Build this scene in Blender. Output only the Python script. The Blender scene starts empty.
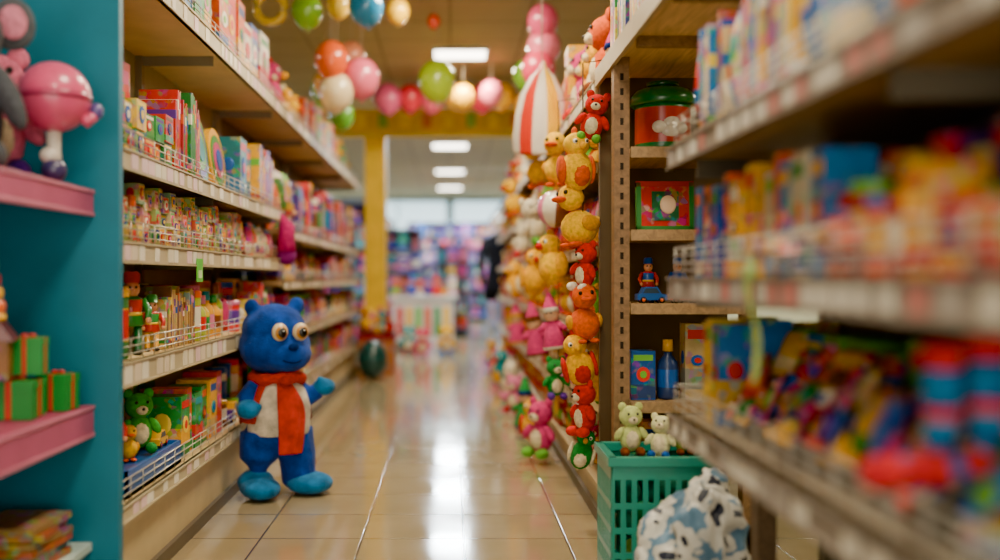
import bpy, math, random
from mathutils import Matrix, Vector

scene = bpy.context.scene
R = random.Random(7)

# ------------------------------------------------------------------ materials
def lin(h):
    if isinstance(h, str):
        h = h.lstrip('#')
        if len(h) == 3: h = ''.join(q*2 for q in h)
        c = [int(h[i:i+2], 16)/255 for i in (0, 2, 4)]
        return tuple(((x/12.92) if x <= 0.04045 else ((x+0.055)/1.055)**2.4) for x in c)
    return tuple(h[:3])

def newmat(name):
    m = bpy.data.materials.new(name); m.use_nodes = True
    nt = m.node_tree
    return m, nt, nt.nodes['Principled BSDF']

def colmat(name, rough=0.4, vary=0.12, vscale=30, print_=0.0, pscale=45, sheen=0.0, bump=0.0, bscale=300, metal=0.0, coat=0.0, spec=0.5):
    m, nt, b = newmat(name)
    N = nt.nodes; L = nt.links
    at = N.new('ShaderNodeAttribute'); at.attribute_name = 'Col'
    tc = N.new('ShaderNodeTexCoord')
    nz = N.new('ShaderNodeTexNoise'); nz.inputs['Scale'].default_value = vscale; nz.inputs['Detail'].default_value = 3
    L.new(tc.outputs['Object'], nz.inputs['Vector'])
    mr = N.new('ShaderNodeMapRange'); mr.inputs['From Min'].default_value = .3; mr.inputs['From Max'].default_value = .7
    mr.inputs['To Min'].default_value = 1-vary; mr.inputs['To Max'].default_value = 1+vary*.5
    L.new(nz.outputs['Fac'], mr.inputs['Value'])
    hsv = N.new('ShaderNodeHueSaturation'); L.new(mr.outputs['Result'], hsv.inputs['Value'])
    L.new(at.outputs['Color'], hsv.inputs['Color'])
    out = hsv.outputs['Color']
    if print_ > 0:
        vo = N.new('ShaderNodeTexVoronoi'); vo.inputs['Scale'].default_value = pscale
        L.new(tc.outputs['Object'], vo.inputs['Vector'])
        h2 = N.new('ShaderNodeHueSaturation'); h2.inputs['Saturation'].default_value = 2.0; h2.inputs['Value'].default_value = .55
        L.new(vo.outputs['Color'], h2.inputs['Color'])
        n2 = N.new('ShaderNodeTexNoise'); n2.inputs['Scale'].default_value = pscale*.4
        L.new(tc.outputs['Object'], n2.inputs['Vector'])
        r2 = N.new('ShaderNodeMapRange'); r2.inputs['From Min'].default_value = .5; r2.inputs['From Max'].default_value = .6
        r2.inputs['To Min'].default_value = 0; r2.inputs['To Max'].default_value = print_
        L.new(n2.outputs['Fac'], r2.inputs['Value'])
        mx = N.new('ShaderNodeMix'); mx.data_type = 'RGBA'
        L.new(r2.outputs['Result'], mx.inputs['Factor']); L.new(out, mx.inputs['A']); L.new(h2.outputs['Color'], mx.inputs['B'])
        out = mx.outputs['Result']
    L.new(out, b.inputs['Base Color'])
    b.inputs['Roughness'].default_value = rough
    b.inputs['Metallic'].default_value = metal
    b.inputs['Specular IOR Level'].default_value = spec
    b.inputs['Sheen Weight'].default_value = sheen
    b.inputs['Coat Weight'].default_value = coat
    if bump > 0:
        bn = N.new('ShaderNodeTexNoise'); bn.inputs['Scale'].default_value = bscale
        L.new(tc.outputs['Object'], bn.inputs['Vector'])
        bp = N.new('ShaderNodeBump'); bp.inputs['Strength'].default_value = bump; bp.inputs['Distance'].default_value = .004
        L.new(bn.outputs['Fac'], bp.inputs['Height']); L.new(bp.outputs['Normal'], b.inputs['Normal'])
    return m

PRINT, PLAS, PLUSH, WIRE, BALL, WOOD, PAINT = range(7)
MATS = [
    colmat('printed_card', .42, .15, 25, print_=.5, spec=.3),
    colmat('toy_plastic', .28, .08, 20, coat=.2),
    colmat('plush_fabric', .95, .3, 60, sheen=.06, bump=.6, bscale=220, spec=.1),
    colmat('chrome_wire', .3, .05, 20, metal=.6),
    colmat('balloon_rubber', .2, .05, 8, coat=.4),
    None,
    colmat('shelf_paint', .45, .12, 6, spec=.3),
]
m, nt, b = newmat('shelf_wood')
at = nt.nodes.new('ShaderNodeAttribute'); at.attribute_name = 'Col'
tc = nt.nodes.new('ShaderNodeTexCoord'); mp = nt.nodes.new('ShaderNodeMapping'); mp.inputs['Scale'].default_value = (14, 1.2, 14)
nz = nt.nodes.new('ShaderNodeTexNoise'); nz.inputs['Scale'].default_value = 3; nz.inputs['Detail'].default_value = 6; nz.inputs['Distortion'].default_value = 1
hs = nt.nodes.new('ShaderNodeHueSaturation'); mr = nt.nodes.new('ShaderNodeMapRange')
mr.inputs['From Min'].default_value = .3; mr.inputs['From Max'].default_value = .7; mr.inputs['To Min'].default_value = .65; mr.inputs['To Max'].default_value = 1.15
nt.links.new(tc.outputs['Object'], mp.inputs['Vector']); nt.links.new(mp.outputs['Vector'], nz.inputs['Vector'])
nt.links.new(nz.outputs['Fac'], mr.inputs['Value']); nt.links.new(mr.outputs['Result'], hs.inputs['Value'])
nt.links.new(at.outputs['Color'], hs.inputs['Color']); nt.links.new(hs.outputs['Color'], b.inputs['Base Color'])
b.inputs['Roughness'].default_value = .5
MATS[WOOD] = m

# ------------------------------------------------------------------ mesh builder
def T(x=0, y=0, z=0, rz=0, rx=0, ry=0, s=1):
    return Matrix.Translation((x, y, z)) @ Matrix.Rotation(rz, 4, 'Z') @ Matrix.Rotation(ry, 4, 'Y') @ Matrix.Rotation(rx, 4, 'X') @ Matrix.Scale(s, 4)
I4 = Matrix.Identity(4)

class MB:
    def __init__(s):
        s.v = []; s.f = []; s.c = []; s.m = []; s.s = []
    def add(s, vs, fs, col, mat=PLAS, smooth=False, M=None):
        o = len(s.v)
        if M is not None:
            vs = [M @ Vector(p) for p in vs]
        s.v += [tuple(p) for p in vs]
        many = isinstance(col, list)
        for i, f in enumerate(fs):
            s.f.append(tuple(a+o for a in f))
            s.c.append(lin(col[i]) if many else lin(col)); s.m.append(mat); s.s.append(smooth)
    def wb(s, x0, x1, y0, y1, z0, z1, col, mat=PAINT, M=None):
        vs = [(x0,y0,z0),(x1,y0,z0),(x1,y1,z0),(x0,y1,z0),(x0,y0,z1),(x1,y0,z1),(x1,y1,z1),(x0,y1,z1)]
        fs = [(3,2,1,0),(4,5,6,7),(0,1,5,4),(1,2,6,5),(2,3,7,6),(3,0,4,7)]
        s.add(vs, fs, col, mat, False, M)
    def box(s, M, w, d, h, col, mat=PRINT, z=0, x=0, y=0):
        s.wb(x-w/2, x+w/2, y-d/2, y+d/2, z, z+h, col, mat, M)
    def lathe(s, M, prof, col, mat=PLAS, n=16, smooth=True, sx=1, sy=1, gores=None):
        vs = []; fs = []; cc = []
        for (r, z) in prof:
            for i in range(n):
                a = 2*math.pi*i/n
                vs.append((max(r, 1e-4)*math.cos(a)*sx, max(r, 1e-4)*math.sin(a)*sy, z))
        for j in range(len(prof)-1):
            for i in range(n):
                k = (i+1) % n
                fs.append((j*n+i, j*n+k, (j+1)*n+k, (j+1)*n+i))
                if gores: cc.append(gores[i*len(gores)//n])
                elif isinstance(col, list): cc.append(col[j % len(col)])
                else: cc.append(col)
        fs.append(tuple(range(n-1, -1, -1))); cc.append(cc[0])
        fs.append(tuple((len(prof)-1)*n+i for i in range(n))); cc.append(cc[-1])
        s.add(vs, fs, cc, mat, smooth, M)
    def ell(s, M, c, r, col, mat=PLUSH, n=14, k=8, rot=None):
        if not isinstance(r, (tuple, list)): r = (r, r, r)
        MM = M @ Matrix.Translation(c)
        if rot is not None: MM = MM @ rot
        vs = [(0, 0, -r[2])]
        for j in range(1, k):
            t = -math.pi/2+math.pi*j/k
            for i in range(n):
                a = 2*math.pi*i/n
                vs.append((r[0]*math.cos(t)*math.cos(a), r[1]*math.cos(t)*math.sin(a), r[2]*math.sin(t)))
        vs.append((0, 0, r[2])); e = len(vs)-1
        fs = []
        for i in range(n): fs.append((0, 1+(i+1) % n, 1+i))
        for j in range(k-2):
            for i in range(n):
                q = (i+1) % n
                fs.append((1+j*n+i, 1+j*n+q, 1+(j+1)*n+q, 1+(j+1)*n+i))
        for i in range(n): fs.append((1+(k-2)*n+i, 1+(k-2)*n+(i+1) % n, e))
        s.add(vs, fs, col, mat, True, MM)
    def tube(s, pts, r, col, mat=WIRE, n=6, M=None):
        pts = [Vector(p) for p in pts]
        rs = r if isinstance(r, (list, tuple)) else [r]*len(pts)
        vs = []; fs = []
        for i, p in enumerate(pts):
            d = (pts[min(i+1, len(pts)-1)]-pts[max(i-1, 0)])
            d.normalize()
            u = d.cross(Vector((0, 0, 1)))
            if u.length < .05: u = d.cross(Vector((1, 0, 0)))
            u.normalize(); w = u.cross(d)
            for q in range(n):
                a = 2*math.pi*q/n
                vs.append(p+(u*math.cos(a)+w*math.sin(a))*rs[i])
        cc = []
        for j in range(len(pts)-1):
            for q in range(n):
                t = (q+1) % n
                fs.append((j*n+q, j*n+t, (j+1)*n+t, (j+1)*n+q))
                cc.append(col[j % len(col)] if isinstance(col, list) else col)
        fs.append(tuple(range(n-1, -1, -1))); cc.append(cc[0])
        fs.append(tuple((len(pts)-1)*n+i for i in range(n))); cc.append(cc[-1])
        s.add(vs, fs, cc, mat, True, M)
    def prism(s, M, poly, d, col, mat=PLAS, y=0):
        n = len(poly)
        vs = [(p[0], y-d/2, p[1]) for p in poly]+[(p[0], y+d/2, p[1]) for p in poly]
        fs = [tuple(range(n)), tuple(range(2*n-1, n-1, -1))]+[(i, i+n, (i+1) % n+n, (i+1) % n) for i in range(n)]
        s.add(vs, fs, col, mat, False, M)
    def build(s, name, parent=None, bevel=0, loc=None):
        me = bpy.data.meshes.new(name)
        me.from_pydata(s.v, [], s.f)
        for mt in MATS: me.materials.append(mt)
        ca = me.color_attributes.new('Col', 'FLOAT_COLOR', 'CORNER')
        buf = []
        for f, c in zip(s.f, s.c): buf += [c[0], c[1], c[2], 1.0]*len(f)
        ca.data.foreach_set('color', buf)
        me.polygons.foreach_set('material_index', s.m)
        me.polygons.foreach_set('use_smooth', s.s)
        me.update()
        ob = bpy.data.objects.new(name, me)
        scene.collection.objects.link(ob)
        if parent: ob.parent = parent
        if loc: ob.location = loc
        if bevel:
            bv = ob.modifiers.new('bevel', 'BEVEL'); bv.width = bevel; bv.segments = 2; bv.limit_method = 'ANGLE'
        return ob

PAL = ['#c8201a', '#e8a80c', '#1a55a8', '#25883c', '#d8581a', '#cf3a76', '#5a3390', '#128e98', '#e9dfc8', '#eccb3a', '#a81a28', '#6ab035', '#22347c', '#d8789c', '#d8281f', '#7a3f1e', '#e8a80c']
def pc(r, pal=None): return r.choice(pal or PAL)

# ------------------------------------------------------------------ product items (local: front -Y, origin bottom centre)
def it_box(mb, M, w, d, h, r, pal=None):
    a, b_, c, e = pc(r, pal), pc(r, pal), pc(r), pc(r)
    mb.box(M, w, d, h, a)
    k = r.random()
    mb.box(M, w*1.01, d*1.01, h*r.uniform(.15, .3), b_, z=h*r.uniform(.02, .2))
    mb.box(M, w*.8, d*1.015, h*.12, e, z=h*.8, mat=PAINT)
    rr = min(w, h)*.28
    n = 12
    poly = [(math.cos(2*math.pi*i/n)*rr, h*.52+math.sin(2*math.pi*i/n)*rr*(.8 if k > .5 else 1.1)) for i in range(n)]
    mb.prism(M, poly, .003, c, PAINT, y=-d/2-.0015)
    poly = [(p[0]*.5, h*.52+(p[1]-h*.52)*.5) for p in poly]
    mb.prism(M, poly, .002, e, PAINT, y=-d/2-.0035)
    for sx in (-1, 1):
        q = min(d, h)*.26
        mb.ell(M, (sx*w/2, 0, h*.55), (.0025, q, q*1.1), c, PAINT, 10, 6)
def it_gift(mb, M, w, d, h, r, pal=None):
    a, c = (pal or ['#1f8a3a', '#c8281f'])[:2]
    mb.box(M, w, d, h, a, mat=PAINT)
    mb.box(M, w*1.04, d*1.04, h*.22, a, mat=PAINT, z=h*.79)
    mb.box(M, w*.12, d*1.05, h*1.012, c, mat=PAINT)
    mb.box(M, w*1.05, d*.12, h*1.012, c, mat=PAINT)
    for sx in (-1, 1):
        mb.ell(M, (sx*w*.12, 0, h*1.06), (w*.12, w*.07, w*.07), c, PLAS, 8, 6)
def it_book(mb, M, w, d, h, r, pal=None):
    n = max(1, int(w/.014)); t = w/n
    for i in range(n):
        a = pc(r, pal); hh = h*r.uniform(.82, 1)
        x = -w/2+t*(i+.5)
        mb.box(M, t*.9, d, hh, a, x=x)
        mb.box(M, t*.7, d*.96, hh*.98, '#e3dcc8', x=x, z=hh*.015, mat=PAINT, y=.004)
        mb.box(M, t*.92, d*1.01, hh*.12, pc(r), x=x, z=hh*r.uniform(.6, .8), mat=PAINT)
        mb.box(M, t*.92, d*1.01, hh*.06, pc(r), x=x, z=hh*.12, mat=PAINT)
def it_can(mb, M, w, d, h, r, pal=None):
    q = min(w, d)/2; a, b_, c = pc(r, pal), pc(r), pc(r)
    mb.lathe(M, [(q*.96, 0), (q, .004), (q, h*.25), (q, h*.28), (q, h*.68), (q, h*.7), (q, h*.86), (q*1.05, h*.86), (q*1.05, h*.97), (q*.95, h), (q*.3, h)],
             [a, a, b_, c, b_, a, a, b_, b_, b_], PLAS, 18, False)
def it_bottle(mb, M, w, d, h, r, pal=None):
    q = min(w, d)/2*.9; a, b_, c = pc(r, pal), pc(r), pc(r)
    mb.lathe(M, [(q*.9, 0), (q, .01), (q, h*.2), (q, h*.5), (q*.9, h*.62), (q*.4, h*.74), (q*.4, h*.8), (q*.5, h*.8), (q*.45, h)],
             [a, a, b_, a, a, a, c, c], PLAS, 14)
def it_packet(mb, M, w, d, h, r, pal=None):
    a, b_, c, e = pc(r, pal), pc(r, pal), pc(r), pc(r)
    n = 6; m_ = 8; vs = []; fs = []; cc = []
    for sgn in (-1, 1):
        for j in range(m_+1):
            for i in range(n+1):
                u, v = i/n, j/m_
                th = d*.45*math.sin(math.pi*u)**.6*math.sin(math.pi*v)**.5*(1+.15*math.sin(9*u+7*v)) if 0 < u < 1 and 0 < v < 1 else 0
                vs.append(((u-.5)*w*(1-.06*math.sin(math.pi*v)), sgn*(th+.0005), v*h))
    st = (n+1)*(m_+1)
    for k in (0, 1):
        for j in range(m_):
            for i in range(n):
                q = k*st+j*(n+1)+i
                f = (q, q+1, q+n+2, q+n+1)
                fs.append(f if k == 0 else f[::-1])
                cc.append(e if j >= m_-1 else (b_ if j in (1, 2) else (c if (i in (2, 3) and j in (4, 5)) else a)))
    mb.add(vs, fs, cc, PRINT, True, M)
def it_card(mb, M, w, d, h, r, pal=None):
    a, b_, c = pc(r, pal), pc(r), pc(r)
    mb.box(M, w, .004, h, a, y=d*.3)
    mb.box(M, w*1.005, .005, h*.22, b_, z=h*.76, y=d*.3, mat=PAINT)
    mb.ell(M, (0, d*.1, h*.4), (w*.35, d*.35, h*.28), c, PLAS, 10, 6)
def it_figure(mb, M, w, d, h, r, pal=None, cols=None):
    a, b_, c, e = cols or (pc(r, pal), pc(r, pal), '#e8b48c', pc(r))
    for sx in (-1, 1):
        mb.lathe(M @ T(sx*h*.075, 0, 0), [(h*.06, 0), (h*.065, h*.03), (h*.045, h*.06), (h*.05, h*.38)], b_, PLAS, 10)
        mb.ell(M, (sx*h*.08, -h*.04, h*.03), (h*.055, h*.09, h*.035), '#201a18', PLAS, 8, 6)
        mb.tube([(sx*h*.12, 0, h*.66), (sx*h*.2, -h*.02, h*.52), (sx*h*.17, -h*.1, h*.42)], [h*.05, h*.042, h*.035], a, PLAS, 8, M)
        mb.ell(M, (sx*h*.17, -h*.12, h*.41), h*.038, c, PLAS, 8, 6)
    mb.lathe(M, [(h*.12, h*.34), (h*.15, h*.36), (h*.115, h*.5), (h*.14, h*.66), (h*.06, h*.71)], [a, a, e, a], PLAS, 14, True, 1, .7)
    mb.lathe(M, [(h*.125, h*.47), (h*.125, h*.51)], '#f2c21a', PLAS, 14, True, 1, .75)
    mb.ell(M, (0, 0, h*.79), (h*.1, h*.095, h*.11), c, PLAS, 12, 8)
    for sx in (-1, 1): mb.ell(M, (sx*h*.037, -h*.088, h*.81), h*.017, '#15110f', PLAS, 6, 5)
    mb.ell(M, (0, -h*.1, h*.78), h*.02, c, PLAS, 6, 5)
    mb.lathe(M, [(h*.13, h*.86), (h*.105, h*.865), (h*.1, h*.97), (h*.07, h)], e, PLAS, 12)
def it_car(mb, M, w, d, h, r, pal=None):
    a, b_ = pc(r, pal), pc(r)
    hh = min(h, w*.55)
    body = [(-w/2, hh*.2), (w/2, hh*.2), (w/2, hh*.52), (w*.3, hh*.58), (w*.16, hh), (-w*.26, hh), (-w*.38, hh*.6), (-w/2, hh*.55)]
    mb.prism(M, body, d*.8, a)
    win = [(w*.24, hh*.62), (w*.13, hh*.92), (-w*.23, hh*.92), (-w*.32, hh*.62)]
    mb.prism(M, win, d*.82, '#2a3b4a')
    for sx in (-.3, .3):
        for sy in (-1, 1):
            mb.lathe(M @ T(sx*w, sy*d*.38, hh*.2) @ Matrix.Rotation(math.pi/2, 4, 'X'), [(hh*.2, -d*.05), (hh*.2, d*.05)], '#181818', PLAS, 12)
            mb.lathe(M @ T(sx*w, sy*d*.38, hh*.2) @ Matrix.Rotation(math.pi/2, 4, 'X'), [(hh*.1, -d*.06), (hh*.1, d*.06)], b_, PLAS, 8)
def it_plush(mb, M, w, d, h, r, pal=None, col=None):
    a = col or pc(r, pal); b_ = pc(r); s = h
    mb.ell(M, (0, 0, s*.32), (s*.2, s*.17, s*.25), a)
    mb.ell(M, (0, -s*.09, s*.31), (s*.13, s*.1, s*.17), '#e0cfa8')
    mb.ell(M, (0, -.01*s, s*.7), (s*.21, s*.19, s*.19), a)
    mb.ell(M, (0, -s*.17, s*.65), (s*.09, s*.08, s*.07), '#e0cfa8', n=10, k=6)
    mb.ell(M, (0, -s*.245, s*.67), s*.025, '#1a1413', PLAS, 6, 5)
    for sx in (-1, 1):
        mb.ell(M, (sx*s*.08, -s*.175, s*.76), s*.026, '#120e0e', PLAS, 6, 5)
        mb.ell(M, (sx*s*.15, 0, s*.87), (s*.075, s*.04, s*.08), a, n=8, k=6)
        mb.ell(M, (sx*s*.22, -s*.06, s*.4), (s*.07, s*.07, s*.14), a, n=8, k=6, rot=Matrix.Rotation(-sx*.6, 4, 'Y'))
        mb.ell(M, (sx*s*.14, -s*.15, s*.09), (s*.085, s*.14, s*.085), b_, n=8, k=6)
def it_duck(mb, M, w, d, h, r, pal=None, col='#f0b810'):
    s = h
    mb.ell(M, (0, .05*s, s*.3), (s*.24, s*.3, s*.26), col)
    mb.ell(M, (0, .33*s, s*.42), (s*.08, s*.12, s*.07), col, n=8, k=6)
    mb.ell(M, (0, -.08*s, s*.74), (s*.2, s*.2, s*.2), col)
    mb.ell(M, (0, -.3*s, s*.7), (s*.11, s*.13, s*.045), '#e0560f', n=10, k=6)
    for sx in (-1, 1):
        mb.ell(M, (sx*s*.09, -s*.24, s*.8), s*.035, '#120e0e', PLAS, 6, 5)
        mb.ell(M, (sx*s*.23, .08*s, s*.34), (s*.06, s*.18, s*.12), '#d8960a', n=8, k=6)
        mb.ell(M, (sx*s*.1, -s*.12, s*.04), (s*.08, s*.14, s*.04), '#e0560f', n=8, k=6)
def it_bird(mb, M, w, d, h, r, pal=None, col=None):
    s = h; a = col or pc(r, pal); e = r.choice(['#e8a80c', '#c8201a', '#e0cfa8', '#d8581a'])
    mb.ell(M, (0, 0, s*.36), (s*.26, s*.24, s*.34), a)
    mb.ell(M, (0, -s*.1, s*.3), (s*.18, s*.16, s*.22), e)
    mb.ell(M, (0, -s*.02, s*.78), (s*.22, s*.21, s*.2), a)
    mb.ell(M, (0, -s*.24, s*.74), (s*.055, s*.11, s*.07), '#e8a80c' if e != '#e8a80c' else '#c8201a', n=8, k=6)
    mb.tube([(0, s*.12, s*.2), (0, s*.3, s*.05), (0, s*.4, -s*.06)], [s*.09, s*.07, s*.03], e, PLUSH, 8, M)
    mb.ell(M, (0, .02*s, s*1.0), (s*.04, s*.08, s*.08), e, n=8, k=6)
    for sx in (-1, 1):
        mb.ell(M, (sx*s*.27, s*.03, s*.38), (s*.06, s*.15, s*.24), e, n=8, k=6)
        mb.ell(M, (sx*s*.1, -s*.18, s*.82), s*.045, '#f0ece0', PLAS, 8, 6); mb.ell(M, (sx*s*.1, -s*.215, s*.82), s*.026, '#120e0e', PLAS, 6, 5)
def it_hand(mb, M, w, d, h, r, pal=None, col=None):
    """cloth doll with pointed hat"""
    s = h; a = col or pc(r, pal); e = pc(r)
    mb.lathe(M, [(s*.2, 0), (s*.22, s*.05), (s*.13, s*.4), (s*.07, s*.5)], [e, a, a], PLUSH, 12)
    mb.ell(M, (0, 0, s*.6), (s*.14, s*.13, s*.14), '#e0b088')
    mb.lathe(M, [(s*.16, s*.64), (s*.13, s*.72), (s*.03, s*.98)], [e, a], PLUSH, 12)
    for sx in (-1, 1):
        mb.tube([(sx*s*.08, 0, s*.45), (sx*s*.25, -s*.05, s*.33)], [s*.06, s*.05], a, PLUSH, 8, M); mb.ell(M, (sx*s*.04, -s*.12, s*.63), s*.02, '#111', PLAS, 6, 5)
def it_ball(mb, M, w, d, h, r, pal=None):
    q = min(w, d, h)/2; g = [pc(r, pal), '#e8dfc8', pc(r, pal), pc(r)]
    mb.lathe(M @ T(0, 0, q), [(q*math.cos(t), q*math.sin(t)) for t in [(-math.pi/2+math.pi*i/10) for i in range(11)]], None, PLAS, 16, True, gores=g*2)
def it_rings(mb, M, w, d, h, r, pal=None):
    cs = ['#e8661a', '#f2b90f', '#d8281f', '#2f9e48', '#1f63b8']
    q = min(w, d)/2; n = 5
    mb.lathe(M, [(q, 0), (q, h*.08)], '#f2b90f', PLAS, 16)
    for i in range(n):
        rr = q*(1-.13*i); z = h*(.08+.16*i)
        mb.lathe(M, [(rr*.6, z), (rr*.92, z+h*.01), (rr, z+h*.08), (rr*.92, z+h*.15), (rr*.6, z+h*.16)], cs[i], PLAS, 16)
    mb.ell(M, (0, 0, h*.93), q*.35, '#d8281f', PLAS, 10, 6)
KIND = dict(box=it_box, book=it_book, can=it_can, bottle=it_bottle, packet=it_packet, card=it_card, figure=it_figure, car=it_car, plush=it_plush, duck=it_duck, ball=it_ball, rings=it_rings, gift=it_gift, bird=it_bird, hand=it_hand)

def fill(name, side, xf, y0, y1, z, hr, wr, kinds, seed, depth=.12, rows=2, stack=1, pal=None, inset=.02, jitter=.02):
    r = random.Random(seed); mb = MB()
    sg = -1 if side == 'L' else 1
    rz = math.pi/2 if side == 'L' else -math.pi/2
    for row in range(rows):
        y = y0
        xc = xf+sg*(inset+depth/2+row*(depth+.012))
        kind = r.choice(kinds)
        while y < y1-wr[0]:
            if r.random() < .35: kind = r.choice(kinds)
            w = min(r.uniform(*wr), y1-y)
            h = r.uniform(*hr)
            zz = z+.002
            for s in range(stack):
                if zz+h > z+hr[1]*stack*1.02: break
                M = T(xc+sg*r.uniform(0, jitter), y+w/2, zz, rz+r.uniform(-.06, .06))
                KIND[kind](mb, M, w*.94, depth*.92, h*.98, r, pal)
                zz += h
            y += w
    return mb.build(name)

# ------------------------------------------------------------------ room
def plane_box(name, x0, x1, y0, y1, z0, z1, mat):
    me = bpy.data.meshes.new(name)
    vs = [(x0,y0,z0),(x1,y0,z0),(x1,y1,z0),(x0,y1,z0),(x0,y0,z1),(x1,y0,z1),(x1,y1,z1),(x0,y1,z1)]
    fs = [(3,2,1,0),(4,5,6,7),(0,1,5,4),(1,2,6,5),(2,3,7,6),(3,0,4,7)]
    me.from_pydata(vs, [], fs); me.materials.append(mat)
    ob = bpy.data.objects.new(name, me); scene.collection.objects.link(ob); return ob

m, nt, b = newmat('floor_tiles'); N = nt.nodes; L = nt.links
tc = N.new('ShaderNodeTexCoord'); mp = N.new('ShaderNodeMapping'); mp.inputs['Location'].default_value = (-.053, .06, 0)
br = N.new('ShaderNodeTexBrick'); br.offset = 0; br.inputs['Scale'].default_value = 1
br.inputs['Brick Width'].default_value = .39; br.inputs['Row Height'].default_value = .39
br.inputs['Mortar Size'].default_value = .0045; br.inputs['Mortar Smooth'].default_value = .3
br.inputs['Color1'].default_value = (*lin('#a08e6a'), 1); br.inputs['Color2'].default_value = (*lin('#968461'), 1); br.inputs['Mortar'].default_value = (*lin('#54452e'), 1)
L.new(tc.outputs['Object'], mp.inputs['Vector']); L.new(mp.outputs['Vector'], br.inputs['Vector'])
nz = N.new('ShaderNodeTexNoise'); nz.inputs['Scale'].default_value = 5; nz.inputs['Detail'].default_value = 6
L.new(tc.outputs['Object'], nz.inputs['Vector'])
hs = N.new('ShaderNodeHueSaturation'); hs.inputs['Saturation'].default_value = .95; L.new(br.outputs['Color'], hs.inputs['Color'])
mr = N.new('ShaderNodeMapRange'); mr.inputs['To Min'].default_value = .85; mr.inputs['To Max'].default_value = 1.15; L.new(nz.outputs['Fac'], mr.inputs['Value']); L.new(mr.outputs['Result'], hs.inputs['Value'])
L.new(hs.outputs['Color'], b.inputs['Base Color'])
mr2 = N.new('ShaderNodeMapRange'); mr2.inputs['To Min'].default_value = .03; mr2.inputs['To Max'].default_value = .15; L.new(nz.outputs['Fac'], mr2.inputs['Value'])
L.new(mr2.outputs['Result'], b.inputs['Roughness'])
bp = N.new('ShaderNodeBump'); bp.inputs['Strength'].default_value = .25; bp.inputs['Distance'].default_value = .003; bp.invert = True
L.new(br.outputs['Fac'], bp.inputs['Height']); L.new(bp.outputs['Normal'], b.inputs['Normal'])
b.inputs['IOR'].default_value = 1.95
plane_box('floor', -6, 6, -2, 25, -.1, 0, m)

def wallmat(name, c, rough=.8, brick=None):
    m, nt, b = newmat(name); N = nt.nodes; L = nt.links
    tc = N.new('ShaderNodeTexCoord'); nz = N.new('ShaderNodeTexNoise'); nz.inputs['Scale'].default_value = 3; nz.inputs['Detail'].default_value = 4
    L.new(tc.outputs['Object'], nz.inputs['Vector'])
    cr = N.new('ShaderNodeValToRGB'); c = lin(c)
    cr.color_ramp.elements[0].color = (*[x*.88 for x in c], 1); cr.color_ramp.elements[1].color = (*[min(1, x*1.08) for x in c], 1)
    L.new(nz.outputs['Fac'], cr.inputs['Fac']); out = cr.outputs['Color']
    if brick:
        br = N.new('ShaderNodeTexBrick'); br.offset = 0; br.inputs['Scale'].default_value = 1; br.inputs['Brick Width'].default_value = brick; br.inputs['Row Height'].default_value = brick
        br.inputs['Mortar Size'].default_value = .012; br.inputs['Mortar'].default_value = (*[x*.6 for x in c], 1)
        L.new(tc.outputs['Object'], br.inputs['Vector']); L.new(out, br.inputs['Color1']); L.new(out, br.inputs['Color2']); out = br.outputs['Color']
    L.new(out, b.inputs['Base Color']); b.inputs['Roughness'].default_value = rough
    return m
CH = 3.0
plane_box('ceiling', -6, 6, -2, 25, CH, CH+.1, wallmat('ceiling_tiles', '#a89870', .85, .6))
wm = wallmat('wall_paint_cream', '#b9ac80')
plane_box('wall_left', -6.1, -6, -2, 25, 0, CH, wm)
plane_box('wall_right', 6, 6.1, -2, 25, 0, CH, wm)
plane_box('wall_back', -6, 6, 25, 25.1, 0, CH, wallmat('wall_paint_pale_blue', '#6fa8b8'))
plane_box('wall_front', -6, 6, -2.1, -2, 2.75, CH, wm)
plane_box('wall_front', -6, -2.2, -2.1, -2, 0, 2.75, wm); plane_box('wall_front', 2.2, 6, -2.1, -2, 0, 2.75, wm)

# ------------------------------------------------------------------ lights
def emis(name, c, s):
    m, nt, b = newmat(name); b.inputs['Emission Color'].default_value = (*c, 1); b.inputs['Emission Strength'].default_value = s
    b.inputs['Base Color'].default_value = (.8, .8, .8, 1)
    return m
EM = emis('lamp_diffuser', (1, .93, .78), 12)
WC = (1, .85, .59)
def fixture(x, y, pw, w=.5, l=.55, col=WC):
    e = bpy.data.objects.new('ceiling_light', None); scene.collection.objects.link(e); e.location = (x, y, CH)
    mb = MB(); t = .02
    for a in ((-w/2-t, w/2+t, -l/2-t, -l/2), (-w/2-t, w/2+t, l/2, l/2+t), (-w/2-t, -w/2, -l/2, l/2), (w/2, w/2+t, -l/2, l/2)):
        mb.wb(*a, -.03, -.0005, '#d6ceb8', PAINT)
    mb.build('frame', e)
    d = plane_box('diffuser', -w/2, w/2, -l/2, l/2, -.022, -.001, EM); d.parent = e
    ld = bpy.data.lights.new('lamp', 'AREA'); ld.shape = 'RECTANGLE'; ld.size = w; ld.size_y = l; ld.energy = pw; ld.color = col
    lo = bpy.data.objects.new('lamp', ld); scene.collection.objects.link(lo); lo.parent = e; lo.location = (0, 0, -.035)
for y, pw in ((.2, 42), (2.2, 42), (4.4, 66), (6.4, 60)): fixture(0, y, pw)
fixture(.09, 8.85, 75, .45, .38)
CO = (.82, .94, 1)
for y, pw in ((12.6, 110), (15, 170), (18.6, 230), (22, 270)): fixture(0, y, pw, col=CO)
for x in (-3.4, 3.4):
    for y, pw in ((2.5, 60), (7, 60), (12.3, 120), (16.5, 190), (21, 210)):
        fixture(x, y, pw, .6, .6, WC if y < 10 else CO)
e = bpy.data.objects.new('window_5', None); scene.collection.objects.link(e); e.location = (0, -2.05, 1.37)  # unseen window behind the camera, added to carry the fill light
mb = MB()
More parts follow.
